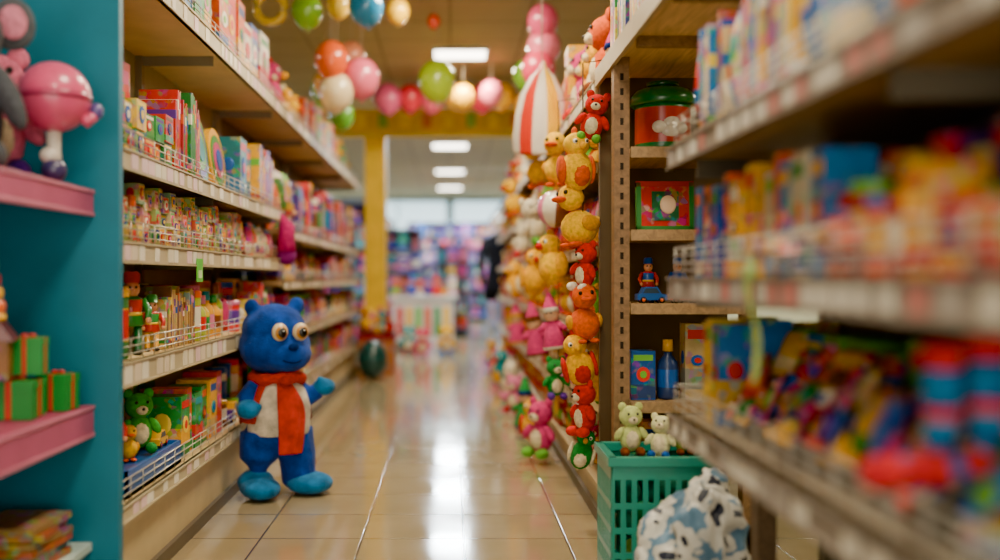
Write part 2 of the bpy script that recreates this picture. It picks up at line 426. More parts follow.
for a in ((-2.2, -2.14, -1.37, 1.37), (2.14, 2.2, -1.37, 1.37), (-2.14, 2.14, 1.31, 1.37), (-2.14, 2.14, -1.37, -1.25), (-.03, .03, -1.25, 1.31)): mb.wb(a[0], a[1], -.03, .03, a[2], a[3], '#8a8a84')
mb.build('frame', e)
ld = bpy.data.lights.new('fill_light', 'AREA'); ld.shape = 'RECTANGLE'; ld.size = 4.1; ld.size_y = 2.5; ld.energy = 150; ld.color = (1, .91, .73)  # added soft fill for shelf interiors and camera-facing sides
lo = bpy.data.objects.new('fill_light', ld); scene.collection.objects.link(lo); lo.parent = e; lo.location = (0, -.12, 0); lo.rotation_euler = (math.pi/2, 0, 0)
w = bpy.data.worlds.new('World'); scene.world = w; w.use_nodes = True
w.node_tree.nodes['Background'].inputs[0].default_value = (.9, .9, .85, 1); w.node_tree.nodes['Background'].inputs[1].default_value = .6

# ------------------------------------------------------------------ shelving
XL, XR = -.99, .60
CREAM = '#b8a47a'
def rail(mb, x, y0, y1, z, h, sg, n=3, step=.12, col='#b8b4a8', tr=.0022):
    for i in range(n):
        mb.tube([(x, y0, z+h*(i+1)/n), (x, y1, z+h*(i+1)/n)], tr, col, WIRE, 5)
    k = int((y1-y0)/step)
    for i in range(k+1):
        yy = y0+(y1-y0)*i/k
        mb.tube([(x, yy, z), (x, yy, z+h)], tr*.85, col, WIRE, 5)
def strip(mb, x, y0, y1, z0, z1, sg, col, tags, tagc, r, th=.012):
    a, b_ = sorted((x, x+sg*th))
    mb.wb(a, b_, y0, y1, z0, z1, col)
    lip = sorted((x, x+sg*(th+.006)))
    mb.wb(*lip, y0, y1, z1-.006, z1, col); mb.wb(*lip, y0, y1, z0, z0+.006, col)
    y = y0+.02
    while y < y1-.07:
        wd = r.uniform(.04, .07)
        a, b_ = sorted((x+sg*th, x+sg*(th+.003)))
        if r.random() < tags: mb.wb(a, b_, y, y+wd, z0+.01, z1-.01, r.choice(tagc))
        y += wd+r.uniform(.01, .05)

def gondola(name, side, xf, depth, y0, y1, shelves, base_h, top, back_c, under_c, strip_c, tags, tagc, seed, rails=True, basec=CREAM, shelf_mat=PAINT, bay=1.2):
    r = random.Random(seed); mb = MB()
    sg = 1 if side == 'L' else -1
    xb = xf-sg*depth
    a, b_ = sorted((xb, xb-sg*.03)); mb.wb(a, b_, y0, y1, 0, top, back_c)
    a, b_ = sorted((xf-sg*.02, xb)); mb.wb(a, b_, y0, y1, 0, base_h-.02, basec)
    a, b_ = sorted((xf, xb)); mb.wb(a, b_, y0, y1, base_h-.02, base_h, basec)
    a, b_ = sorted((xf-sg*.002, xf-sg*.03)); mb.wb(a, b_, y0, y1, .0, .05, '#5b5142')
    for (z0, z1) in shelves:
        a, b_ = sorted((xf, xb)); mb.wb(a, b_, y0, y1, z1-.028, z1, under_c, shelf_mat)
        strip(mb, xf, y0, y1, z0, z1+.004, sg, strip_c, tags, tagc, r)
        n = max(1, round((y1-y0)/bay))
        for i in range(n+1):
            yy = y0+(y1-y0)*i/n
            a, b_ = sorted((xb, xf-sg*.06))
            mb.wb(a, b_, yy-.004 if i else yy, yy+.006, z1-.07, z1-.028, '#8d8878')
        if rails: rail(mb, xf-sg*.006, y0+.01, y1-.01, z1, .07, sg)
    n = max(1, round((y1-y0)/bay))
    for i in range(n+1):
        yy = min(max(y0+(y1-y0)*i/n, y0+.02), y1-.02)
        a, b_ = sorted((xb, xb+sg*.03)); mb.wb(a, b_, yy-.02, yy+.02, 0, top, '#8c8470')
    return mb.build(name)

def zl(s): return 1+abs(XL)*s
TAGW = ['#e6dfcc', '#ddd2b8', '#d8c8b0', '#dfc0c0']
Lsh = [(zl(-.335), zl(-.262)), (zl(.045), zl(.108)), (zl(.33), zl(.392)), (zl(.95), zl(1.02))]
LS = [b_ for a, b_ in Lsh]
gondola('toy_shelving_unit', 'L', XL, .40, 2.985, 5.88, [(.26, .31)]+Lsh, .25, 2.04, '#a09c7c', '#ecd09a', '#b8aa88', .75, TAGW, 1)
L2 = [(.26, .31), (.62, .67), (.93, .98), (1.24, 1.29), (zl(.95), zl(1.02))]
gondola('toy_shelving_unit', 'L', XL, .40, 5.9, 10.8, L2, .25, 2.04, '#6d6048', '#d8b884', '#9a8a64', .6, TAGW, 2)

mb = MB(); TEAL = '#127087'
mb.wb(-1.62, -.972, 2.935, 2.975, 0, 2.5, TEAL)
mb.wb(-1.56, -1.53, 1.0, 2.935, 0, 2.5, TEAL)
mb.wb(-1.53, -1.07, 1.0, 2.935, 0, .2, TEAL)
mb.wb(-1.53, -1.05, 1.0, 2.935, .2, .225, '#b8ccc8')
for z0, z1 in ((1.18, 1.258), (.536, .628)):
    mb.wb(-1.53, -1.056, 1.0, 2.934, z1-.03, z1-.001, '#a84468')
    mb.wb(-1.056, -1.045, 1.0, 2.934, z0, z1, '#b2557a')
    mb.wb(-1.045, -1.041, 1.0, 2.934, z1-.012, z1, '#c0708c'); mb.wb(-1.045, -1.041, 1.0, 2.934, z0, z0+.012, '#c0708c')
mb.build('teal_display_bay', bevel=.003)

Rsh = [(.582, .632), (.942, .998), (1.29, 1.342)]
mb = MB(); r = random.Random(3)
for i, (z0, z1) in enumerate(Rsh):
    mb.wb(XR, 1.03, .35, 2.70, z1-.026, z1, '#8d7c62' if i < 2 else '#a88c60', PAINT)
    strip(mb, XR, .35, 2.70, z0, z1+.004, -1, '#8c8074', .85, ['#d0cabc', '#d8d2c4', '#c07870', '#d8d2c4', '#a8a098'], r)
    rail(mb, XR+.006, .36, 2.69, z1, .082, -1, 4, .1, tr=.0026, col='#b8b4a8')
    mb.tube([(XR+.01, 2.692, z1+.08), (1.0, 2.692, z1+.08)], .003, '#b8b4a8', WIRE, 5)
    mb.tube([(XR+.01, 2.692, z1+.04), (1.0, 2.692, z1+.04)], .0025, '#b8b4a8', WIRE, 5)
    for yy in (2.67, 1.5, .4): mb.wb(.66, 1.03, yy, yy+.01, z1-.075, z1-.026, '#6b6457')
mb.wb(1.03, 1.06, .35, 2.70, 0, 2.1, '#5f5a48')
mb.wb(.8, .85, 2.60, 2.66, 0, .582, '#6a5640', WOOD)
for yy in (.36, 1.5, 2.65): mb.wb(.99, 1.03, yy, yy+.04, 0, 2.1, '#5a5140')
mb.wb(.66, 1.03, .35, 2.59, 0, .2, '#8d8068')
mb.build('toy_shelving_unit')

Rf = [(.40, .45), (.74, .79), (1.08, 1.13), (1.42, 1.47)]
gondola('toy_shelving_unit', 'R', .60, .30, 4.06, 12.2, Rf+[(1.74, 1.80)], .16, 1.80, '#6b5a40', '#a88a5a', '#b09a70', .6, TAGW, 5, rails=False)
mb = MB()
mb.wb(.594, .65, 3.62, 3.68, 0, 1.80, '#8a6844', WOOD)
for i in range(30): mb.wb(.616, .628, 3.6185, 3.6195, .15+i*.054, .175+i*.054, '#241a12')
mb.wb(1.06, 1.11, 3.62, 3.68, 0, 1.80, '#8a6844', WOOD)
mb.wb(.60, 1.11, 4.0, 4.04, 0, 1.80, '#5a4a34')
for z in (.55, .905, 1.17, 1.468):
    mb.wb(.65, 1.06, 3.60, 4.0, z-.03, z, '#b08f62', WOOD)
    mb.wb(.65, 1.06, 3.59, 3.60, z-.035, z+.004, '#a8865c', WOOD)
mb.wb(.60, 1.11, 3.62, 4.0, 0, .1, '#6e5a40', WOOD)
mb.wb(.60, 1.11, 2.2, 4.04, 1.80, 1.825, '#d8b074', WOOD)
mb.wb(.585, .60, 2.2, 4.04, 1.77, 1.84, '#b09a70', PAINT)
for yy in (2.25, 2.75, 3.3): mb.wb(.62, 1.1, yy, yy+.03, 1.765, 1.80, '#8a6a42', WOOD)
mb.build('endcap_shelf')

# ------------------------------------------------------------------ left products
Y0 = 3.0
fill('boxed_toys', 'L', XL, Y0+.01, 3.72, LS[2], (.085, .1), (.1, .13), ['box'], 11, .1, 1, 2, ['#2a8d3c', '#3f9040', '#e2b82a', '#2a7d36', '#c8301f'])
fill('boxed_toys', 'L', XL-.13, Y0+.01, 3.75, LS[2], (.34, .39), (.2, .28), ['box'], 12, .12, 1, 1, ['#b81f18', '#c8301f', '#2a7d36'])
fill('picture_books', 'L', XL, 3.76, 4.1, LS[2], (.3, .36), (.06, .1), ['book'], 13, .16, 1, 1, ['#c8281f', '#a81e2c', '#2a7d36'])
mb = MB()
for k, (yy, q, cs) in enumerate([(4.28, .16, ['#25883c', '#5a3390', '#6ab035', '#128e98']), (4.62, .15, ['#e8a80c', '#25883c', '#cf3a76', '#1a55a8'])]):
    Mq = T(XL-.1, yy, LS[2]+q+.002, 0, 0, math.pi/2-.12)
    for j, c in enumerate(cs):
        ro = q*(1-.22*j); mb.lathe(Mq, [(ro-.001-q*.2, -.015-.004*j), (ro, -.015-.004*j), (ro, .015+.004*j), (ro-.001-q*.2, .015+.004*j)], c, PLAS, 28, False)
mb.build('toy_spinning_discs')
fill('boxed_toys', 'L', XL, 4.85, 5.3, LS[2], (.26, .34), (.14, .2), ['box'], 14, .13, 2, 1, ['#108890', '#1b6f78', '#2c6fa0'])
fill('picture_books', 'L', XL, 5.32, 5.86, LS[2], (.24, .34), (.1, .16), ['book', 'box'], 15, .13, 2, 1, ['#cf3a76', '#e8a80c', '#c8281f', '#5a3390'])
fill('small_boxed_toys', 'L', XL, Y0+.01, 4.95, LS[1], (.05, .07), (.05, .075), ['box'], 16, .06, 3, 3, ['#cfb88a', '#c88a70', '#98a058', '#b8503a', '#c8a848', '#7f9a74'])
fill('toy_packets', 'L', XL, 5.0, 5.86, LS[1], (.14, .2), (.07, .12), ['packet', 'box', 'card'], 17, .08, 3, 1, ['#5a3390', '#cf3a76', '#cfc09a', '#d8581a'])
mb = MB(); r = random.Random(5)
for i, (x, y) in enumerate([(-1.06, 3.07), (-1.06, 3.16), (-1.15, 3.1), (-1.16, 3.2), (-1.2, 3.35)]):
    it_can(mb, T(x, y, LS[0]+.002), .085, .085, .2+.03*(i % 2), r, ['#3f8a3a', '#c9b52a', '#2f6e3a'])
mb.build('toy_tins')
mb = MB(); it_figure(mb, T(-1.07, 3.36, LS[0]+.002, .5), .1, .1, .28, r, cols=('#1f7a2e', '#1d5e34', '#d89060', '#c8281f')); mb.build('nutcracker_figure')
mb = MB(); it_figure(mb, T(-1.05, 3.52, LS[0]+.002, .5), .1, .1, .2, r, cols=('#c8281f', '#e8a80c', '#d89060', '#2f8a3a')); mb.build('toy_soldier_figure')
fill('picture_books', 'L', XL, 3.6, 4.02, LS[0], (.2, .25), (.06, .1), ['book'], 18, .14, 2, 1, ['#8a5a2c', '#a88040', '#6e4c2a', '#c8a45c'])
fill('toy_tins', 'L', XL, 4.05, 4.6, LS[0], (.18, .24), (.08, .1), ['can', 'bottle'], 19, .09, 3, 1, ['#c9a81a', '#d89810', '#a6b23a', '#8a9a2a'])
fill('boxed_toys', 'L', XL, 4.65, 5.86, LS[0], (.14, .26), (.08, .14), ['box', 'can', 'card'], 20, .1, 3, 1)
BZ = .314
mb = MB(); mb.wb(-1.2, -1.0, 3.1, 3.72, BZ+.002, BZ+.02, '#1f5fb0', PLAS)
for a in ((-1.2, -1.19, 3.1, 3.72), (-1.01, -1.0, 3.1, 3.72), (-1.2, -1.0, 3.1, 3.11), (-1.2, -1.0, 3.71, 3.72)): mb.wb(*a, BZ+.002, BZ+.085, '#1c5cac', PLAS)
mb.wb(-1.19, -1.01, 3.11, 3.71, BZ+.02, BZ+.07, '#174a8c', PLAS)
mb.build('blue_toy_tray')
mb = MB(); TZ = BZ+.072
it_figure(mb, T(-1.09, 3.2, TZ, .6), .1, .1, .24, r, cols=('#d8281f', '#b81e2c', '#d89060', '#7a1c16'))
mb.build('toy_doll')
mb = MB(); it_duck(mb, T(-1.08, 3.36, TZ, .5), .1, .1, .13, r, col='#e8b010'); mb.build('toy_duck')
mb = MB(); it_plush(mb, T(-1.09, 3.5, TZ, .6), .1, .1, .24, r, col='#3a9a30'); mb.build('plush_frog')
mb = MB(); it_car(mb, T(-1.07, 3.64, TZ, math.pi/2), .11, .07, .07, r, ['#e8b010']); mb.build('toy_car')
fill('boxed_toys', 'L', XL-.22, Y0+.01, 3.75, BZ, (.1, .26), (.1, .16), ['box'], 23, .1, 1, 1, ['#31506c', '#8b4a24', '#6e2a2a', '#2f6e3a'])
fill('picture_books', 'L', XL, 3.8, 4.5, BZ, (.22, .29), (.08, .14), ['book', 'card', 'box'], 24, .16, 2, 1, ['#25883c', '#e8a80c', '#c8281f', '#d8581a', '#c8a45c'])
fill('boxed_toys', 'L', XL, 4.55, 5.86, BZ, (.12, .28), (.08, .16), ['box', 'can', 'car'], 25, .12, 2, 1)
fill('picture_books', 'L', XL, 3.0, 4.4, LS[3], (.28, .42), (.12, .24), ['book', 'box', 'box'], 26, .16, 2, 1, ['#2c6fa0', '#e8a80c', '#c8281f', '#e8dcc0', '#25883c', '#e8a80c'])
fill('boxed_toys', 'L', XL, 4.42, 5.86, LS[3], (.26, .40), (.14, .26), ['box', 'card', 'box'], 27, .14, 2, 1, ['#e8dcc0', '#e8a80c', '#1a55a8', '#c8281f', '#d8581a'])
fill('soft_toys', 'L', XL, 5.95, 10.7, LS[3], (.22, .36), (.18, .26), ['plush', 'ball', 'box', 'bird', 'duck'], 28, .22, 1, 1, ['#6ab035', '#d8581a', '#e8a80c', '#cf3a76', '#3f8a4a'])
zz = [b_ for a, b_ in L2]
for i, z in enumerate(zz[:4]):
    hmax = (zz[i+1]-.08-z) if i < 3 else .45
    fill('boxed_toys' if i % 2 else 'toy_packets', 'L', XL, 5.95, 10.75, z, (hmax*.6, hmax), (.1, .24), ['box', 'packet', 'figure', 'can', 'plush', 'box'], 30+i, .14, 2, 1, ['#7a3f1e', '#4a2a80', '#c8501a', '#a81a28', '#b8861a', '#22347c', '#b8306a', '#3f6a2a'])
mb = MB()
mb.tube([(XL+.02, 5.75, 1.37), (XL+.05, 5.75, 1.3), (XL+.05, 5.75, 1.15)], [.004, .045, .055], '#b81f6a', PLUSH, 10)
mb.ell(I4, (XL+.05, 5.75, 1.13), (.058, .045, .06), '#7a1f6a'); mb.build('hanging_cloth_pouch')
mb = MB(); mb.wb(XL+.016, XL+.019, 3.84, 3.93, .985, 1.075, '#5fc03a', PAINT); mb.wb(XL+.0195, XL+.021, 3.86, 3.91, 1.0, 1.03, '#c9e4a8'); mb.build('green_shelf_tag')

# ------------------------------------------------------------------ teal bay toys
mb = MB(); M = T(-1.085, 2.74, 1.26, .3)
mb.ell(M, (0, 0, .235), (.098, .096, .096), '#d8527c', PLAS, 24, 14)
mb.lathe(M, [(.0985, .225), (.0995, .235), (.0985, .245)], '#b03a62', PLAS, 28)
mb.lathe(M, [(.022, .04), (.018, .09), (.02, .16)], '#d8d0c4', PLAS, 14)
mb.ell(M, (0, 0, .035), (.035, .035, .034), '#3d3560', PLAS)
mb.ell(M, (-.01, 0, .075), (.028, .028, .025), '#d8d0c4', PLAS)
mb.tube([(.06, 0, .2), (.09, -.01, .17), (.105, -.01, .19)], [.016, .018, .016], '#d8527c', PLAS, 10, M)
mb.ell(M, (.11, -.01, .2), (.018, .018, .024), '#5a4a8a', PLAS)
mb.build('pink_ball_doll')
mb = MB(); M = T(-1.235, 2.55, 1.26, .4)
G = '#4e5158'
mb.ell(M, (0, 0, .14), (.09, .085, .14), G); mb.ell(M, (0, -.02, .36), (.09, .085, .095), G)
mb.tube([(0, -.1, .35), (0, -.15, .29), (0, -.15, .22), (0, -.17, .19)], [.035, .03, .024, .02], G, PLUSH, 10, M)
for sx in (-1, 1):
    mb.ell(M, (sx*.11, .01, .4), (.055, .02, .07), G); mb.ell(M, (sx*.11, -.012, .4), (.035, .01, .045), '#c8788f')
    mb.ell(M, (sx*.035, -.1, .4), .013, '#111', PLAS, 8, 6)
    mb.ell(M, (sx*.06, -.09, .045), (.04, .07, .045), G); mb.ell(M, (sx*.1, -.05, .2), (.03, .035, .09), G, rot=Matrix.Rotation(-sx*.4, 4, 'Y'))
mb.build('plush_elephant')
mb = MB(); M = T(-1.29, 2.83, 1.26, .5); it_plush(mb, M, .1, .1, .42, r, col='#d8708f'); mb.build('plush_pig')
mb = MB(); r = random.Random(9)
it_gift(mb, T(-1.155, 2.66, .63, .1), .12, .12, .1, r); mb.build('green_gift_box')
mb = MB(); it_gift(mb, T(-1.105, 2.82, .63, -.1), .085, .085, .1, r); mb.build('green_gift_box')
mb = MB(); it_gift(mb, T(-1.13, 2.68, .745, .15), .085, .085, .095, r); mb.build('green_gift_box')
mb = MB(); it_rings(mb, T(-1.19, 2.57, .89), .09, .09, .22, r)
mb.build('stacking_rings_toy')
mb = MB(); M = T(-1.2, 2.57, .74, .3)
mb.box(M, .13, .12, .10, '#8a5a2c', PRINT); mb.box(M, .06, .125, .07, '#e8a80c', PAINT, z=0)
mb.prism(M, [(-.08, .1), (.08, .1), (.045, .148), (-.045, .148)], .14, '#6a1c16', PLAS); mb.build('toy_house')
mb = MB(); mb.wb(-1.33, -1.225, 2.48, 2.6, .63, .735, '#5a3a20', PRINT); mb.wb(-1.3, -1.23, 2.479, 2.601, .65, .7, '#a8302a', PAINT); mb.build('boxed_game')
mb = MB(); r = random.Random(4)
for i in range(6):
    mb.box(T(-1.17, 2.72, .227+i*.02, r.uniform(-.12, .12)), .19, .22, .017, r.choice(['#a8502a', '#8a2a2a', '#b8862a', '#2f5e5e', '#8a6a40']), PRINT)
mb.build('stack_of_books')
mb = MB()
for i in range(9): mb.ell(I4, (-1.36+r.uniform(-.05, .1), 2.5+r.uniform(-.06, .1), .27+r.uniform(0, .07)), (.06, .05, .05), r.choice(['#8a2a1c', '#6e3a1c', '#b84a1c']), PLUSH, rot=Matrix.Rotation(r.uniform(0, 3), 4, 'Y'))
mb.build('pile_of_soft_toys')

# ------------------------------------------------------------------ plush bear
def remeshed(name, prims, col, parent, voxel=.009, mat=PLUSH, smooth=4):
    mb = MB()
    for p in prims:
        if p[0] == 'e': mb.ell(I4, p[1], p[2], col, mat, 20, 12, p[3] if len(p) > 3 else None)
        else: mb.tube(p[1], p[2], col, mat, 14)
    me = bpy.data.meshes.new(name); me.from_pydata(mb.v, [], mb.f)
    mt = solid_plush(col); me.materials.append(mt)
    ob = bpy.data.objects.new(name, me); scene.collection.objects.link(ob); ob.parent = parent
    rm = ob.modifiers.new('remesh', 'REMESH'); rm.mode = 'VOXEL'; rm.voxel_size = voxel; rm.use_smooth_shade = True
    sm = ob.modifiers.new('smooth', 'SMOOTH'); sm.iterations = smooth; sm.factor = .5
    return ob
_sp = {}
def solid_plush(col):
    if col in _sp: return _sp[col]
    m, nt, b = newmat('plush_'+col.strip('#')); N = nt.nodes; L = nt.links
    tc = N.new('ShaderNodeTexCoord')
    nz = N.new('ShaderNodeTexNoise'); nz.inputs['Scale'].default_value = 18; nz.inputs['Detail'].default_value = 6
    L.new(tc.outputs['Object'], nz.inputs['Vector'])
    cr = N.new('ShaderNodeValToRGB'); c = lin(col)
    cr.color_ramp.elements[0].position = .3; cr.color_ramp.elements[1].position = .75
    cr.color_ramp.elements[0].color = (*[x*.5 for x in c], 1); cr.color_ramp.elements[1].color = (*[min(1, x*1.2+.005) for x in c], 1)
    L.new(nz.outputs['Fac'], cr.inputs['Fac']); L.new(cr.outputs['Color'], b.inputs['Base Color'])
    b.inputs['Roughness'].default_value = .95; b.inputs['Sheen Weight'].default_value = .12; b.inputs['Specular IOR Level'].default_value = .1
    n2 = N.new('ShaderNodeTexNoise'); n2.inputs['Scale'].default_value = 160; n2.inputs['Detail'].default_value = 4; L.new(tc.outputs['Object'], n2.inputs['Vector'])
    bp = N.new('ShaderNodeBump'); bp.inputs['Strength'].default_value = .9; bp.inputs['Distance'].default_value = .008
    L.new(n2.outputs['Fac'], bp.inputs['Height']); L.new(bp.outputs['Normal'], b.inputs['Normal'])
    _sp[col] = m; return m

bear = bpy.data.objects.new('plush_bear', None); scene.collection.objects.link(bear)
bear.location = (-.80, 4.62, 0); bear.rotation_euler = (0, 0, math.radians(29)); bear.scale = (1.0, 1.0, .98)
BL, LB = '#0a45a8', '#187ab8'
remeshed('body', [
    ('e', (0, 0, .42), (.14, .125, .16)), ('e', (0, 0, .30), (.145, .13, .12)),
    ('e', (-.01, 0, .70), (.168, .148, .135)), ('e', (-.015, 0, .78), (.15, .133, .12)), ('e', (.015, -.08, .665), (.12, .10, .085)),
    ('e', (-.12, .0, .885), (.036, .026, .04)), ('e', (.095, .0, .89), (.04, .026, .042)),
    ('t', [(-.075, 0, .3), (-.09, -.01, .18), (-.095, -.01, .05)], [.098, .088, .08]),
    ('t', [(.075, 0, .3), (.095, -.01, .18), (.105, -.01, .05)], [.098, .088, .08]),
    ('t', [(-.09, 0, .52), (-.145, -.03, .47), (-.155, -.05, .42)], [.05, .05, .042]),
    ('t', [(.09, 0, .5), (.15, -.02, .45), (.19, -.03, .485)], [.052, .05, .042]),
], BL, bear)
remeshed('foot_1', [('e', (-.1, -.06, .052), (.09, .125, .052)), ('e', (-.1, 0, .07), (.085, .085, .06))], LB, bear)
remeshed('foot_2', [('e', (.14, -.055, .052), (.11, .11, .052)), ('e', (.11, 0, .07), (.085, .085, .06))], LB, bear)
remeshed('paw_1', [('e', (-.157, -.07, .42), (.055, .055, .047)), ('e', (-.12, -.095, .43), (.02, .02, .02))], LB, bear)
remeshed('paw_2', [('e', (.215, -.04, .5), (.058, .048, .042)), ('e', (.19, -.06, .53), (.021, .021, .024))], LB, bear)
mb = MB()
for sx in (-.034, .064):
    c = Vector((sx, -.138, .772))
    mb.ell(I4, c, (.038, .022, .042), '#d8c498', PLAS, 18, 12)
    mb.ell(I4, c+Vector((.002, -.012, -.002)), (.029, .014, .032), '#b87814', PLAS, 16, 10)
    mb.ell(I4, c+Vector((.004, -.018, -.002)), (.022, .011, .025), '#0c0a0a', PLAS, 14, 8)
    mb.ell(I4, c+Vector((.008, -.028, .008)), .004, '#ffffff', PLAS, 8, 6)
mb.ell(I4, (.017, -.177, .705), (.025, .016, .018), '#0a2a66', PLUSH)
mb.tube([(-.03, -.166, .645), (-.01, -.178, .636), (.015, -.182, .633), (.04, -.178, .636), (.06, -.166, .645)], .0028, '#061638', PLUSH, 6)
mb.build('face', bear)
def patch(name, zs, ta, tb, off, col, c=(0, 0, .40), rr=(.148, .134, .175), flare=0):
    n = 14; vs = []; fs = []
    for j, z in enumerate(zs):
        t = j/(len(zs)-1)
        q = max(.12, 1-((z-c[2])/rr[2])**2)**.5
        q = max(q, .5) if z > c[2] else max(q, .97)
        for i in range(n+1):
            a = math.radians(ta(t)+(tb(t)-ta(t))*i/n)
            k = q+off+flare*t+.025*math.sin(i*1.7+j*.8)*t
            vs.append((math.sin(a)*rr[0]*k, -math.cos(a)*rr[1]*k, z))
    for j in range(len(zs)-1):
        for i in range(n):
            q = j*(n+1)+i; fs.append((q, q+1, q+n+2, q+n+1))
    me = bpy.data.meshes.new(name); me.from_pydata(vs, [], fs)
    for p in me.polygons: p.use_smooth = True
    me.materials.append(solid_plush(col)); ob = bpy.data.objects.new(name, me); scene.collection.objects.link(ob); ob.parent = bear
    so = ob.modifiers.new('thick', 'SOLIDIFY'); so.thickness = .006; so.offset = 1
    ob.modifiers.new('sub', 'SUBSURF').render_levels = 1
def zr(a, b_, n=9): return [a+(b_-a)*i/(n-1) for i in range(n)]
patch('shirt', zr(.55, .29), lambda t: -80, lambda t: 80, .07, '#e0d4c0')
patch('cape', zr(.58, .34), lambda t: 88, lambda t: 272, .10, '#a8241a', flare=.10)
patch('vest_flap', zr(.58, .35), lambda t: -98, lambda t: -38-14*t, .13, '#c42a16', flare=.04)
patch('scarf_tail', zr(.57, .21, 12), lambda t: -18+4*t, lambda t: 12+20*math.sin(t*2.6), .16, '#cc2c16', flare=.06)
mb = MB()
ring = [(math.sin(a)*.108, -math.cos(a)*.1-.006, .562+.012*math.cos(a*2)-.014*math.cos(a)) for a in [2*math.pi*i/24 for i in range(25)]]
mb.tube(ring, [.027+.005*math.sin(i*1.9) for i in range(25)], '#c02814', PLUSH, 10)
mb.ell(I4, (.0, -.128, .548), (.034, .024, .028), '#b02410', PLUSH)
mb.build('scarf', bear)

# ------------------------------------------------------------------ right near products
fill('boxed_toys', 'R', XR, .9, 2.66, Rsh[2][1], (.28, .34), (.05, .1), ['book', 'box', 'packet'], 41, .09, 2, 1, ['#0a6fb0', '#f0b000', '#d0180f', '#e0c890', '#e05010', '#188a30', '#1050b0', '#0a6fb0'])
fill('boxed_toys', 'R', XR+.24, .9, 2.66, Rsh[2][1], (.36, .42), (.1, .16), ['box'], 42, .1, 1, 1, ['#22347c', '#2f7a7a', '#b8a05c'])
fill('boxed_toys', 'R', XR+.02, 1.75, 2.66, Rsh[1][1], (.22, .26), (.045, .08), ['box', 'book'], 43, .1, 2, 1, ['#c8bc9c', '#0a4fa8', '#f0b000', '#1a2a7c', '#0a6fb0', '#e05010'])
fill('toy_packets', 'R', XR+.01, .75, 1.72, Rsh[1][1], (.11, .16), (.04, .08), ['packet', 'can', 'box'], 44, .08, 1, 1, ['#d0180f', '#188a30', '#f0b000', '#e05010', '#b01020', '#d0180f'])
fill('boxed_toys', 'R', XR+.14, .75, 1.72, Rsh[1][1], (.18, .24), (.05, .08), ['box', 'book'], 45, .1, 2, 1, ['#d0180f', '#107a20', '#f0b000', '#4a2a6e', '#b8883a', '#0a6fb0'])
mb = MB(); r = random.Random(8)
for i in range(6): it_packet(mb, T(XR+.05+.03*(i % 2), 1.66+i*.09, Rsh[1][1]+.05+.02*(i % 2), r.uniform(0, 3), math.radians(80)), .16, .07, .15, r, ['#e0501a', '#d02810', '#f0b000'])
mb.build('pile_of_orange_packets')
fill('boxed_toys', 'R', XR+.22, .8, 2.45, Rsh[0][1], (.22, .26), (.09, .12), ['box'], 46, .12, 1, 1, ['#2f8e3a', '#6aaa3a', '#1f7aae', '#aeb62a', '#c84a2a'])
fill('picture_books', 'R', XR+.03, 2.46, 2.67, Rsh[0][1], (.25, .27), (.05, .07), ['box'], 47, .09, 3, 1, ['#e8c01a', '#2a6fb8', '#d8a81a'])
mb = MB(); r = random.Random(21)
pp = ['#e0201a', '#f0b000', '#e83a86', '#f0b000', '#1fa03a', '#e8dcc0', '#f0601a', '#1a6fd0', '#f0d090', '#e0709c', '#e0201a']
for i in range(100):
    y = r.uniform(1.25, 2.42); t_ = r.random(); x = XR+.04+t_*.17; z = Rsh[0][1]+.015+t_*.09+r.uniform(0, .03)
    k = r.choice(['packet', 'packet', 'card', 'car', 'ball', 'figure'])
    s_ = r.uniform(.055, .1)
    KIND[k](mb, T(x, y, z, r.uniform(-2.2, -.9), r.uniform(-1.2, -.3), 0), s_, s_*.5, s_*1.4, r, pp)
mb.build('pile_of_small_toys')
mb = MB()
for i in range(14):
    y = .70+i*.042
    it_packet(mb, T(XR+.07+.02*(i % 3), y, Rsh[0][1]+.03, -1.2+r.uniform(-.2, .2), -.9), .13, .03, .17, r, ['#b8322a', '#2a5a9e', '#d8ccb0', '#c9952a', '#3f7a5a'])
mb.build('row_of_striped_packets')
def sock(M, name='striped_sock'):
    mb = MB(); pts = []; rs = []
    for i in range(15):
        t = i/14
        if t < .6: p = (0, 0, .18-.24*t)
        else:
            a = (t-.6)/.4
            p = (-.1*a, 0, .036-.022*math.sin(a*math.pi/2))
        pts.append(p); rs.append(.022+.003*math.sin(t*8) if t < .97 else .015)
    cols = ['#d6262c', '#1f5f9e', '#2a86b8', '#1f5f9e', '#d6262c', '#2a86b8', '#1f5f9e', '#2a86b8', '#c8262c', '#c8262c', '#1f5f9e', '#c8262c', '#b81e2c', '#b81e2c']
    mb.tube(pts, rs, cols, PLUSH, 14, M)
    mb.lathe(M @ T(0, 0, .17), [(.024, 0), (.027, .005), (.027, .022), (.023, .026)], '#c9262c', PLUSH, 16)
    return mb.build(name)
sock(T(.655, 1.34, .72, -.2, .1)); sock(T(.70, 1.30, .73, -.3, -.05))
mb = MB(); pts = [(XR-.022-.01*math.sin(i*.6), 1.9+.012*math.sin(i*.9), 1.04-i*.024) for i in range(11)]
vs = []; fs = []
for i, p in enumerate(pts):
    w_ = .013+.004*math.sin(i); vs += [(p[0], p[1]-w_, p[2]), (p[0], p[1]+w_, p[2]), (p[0]-.004, p[1]+w_, p[2]), (p[0]-.004, p[1]-w_, p[2])]
for i in range(len(pts)-1):
    for q in range(4): fs.append((i*4+q, i*4+(q+1) % 4, i*4+4+(q+1) % 4, i*4+4+q))
mb.add(vs, fs, '#a4bc6a', PLUSH, True); mb.ell(I4, (XR-.03, 1.9, 1.01), (.012, .022, .018), '#9ab06a'); mb.build('green_ribbon')

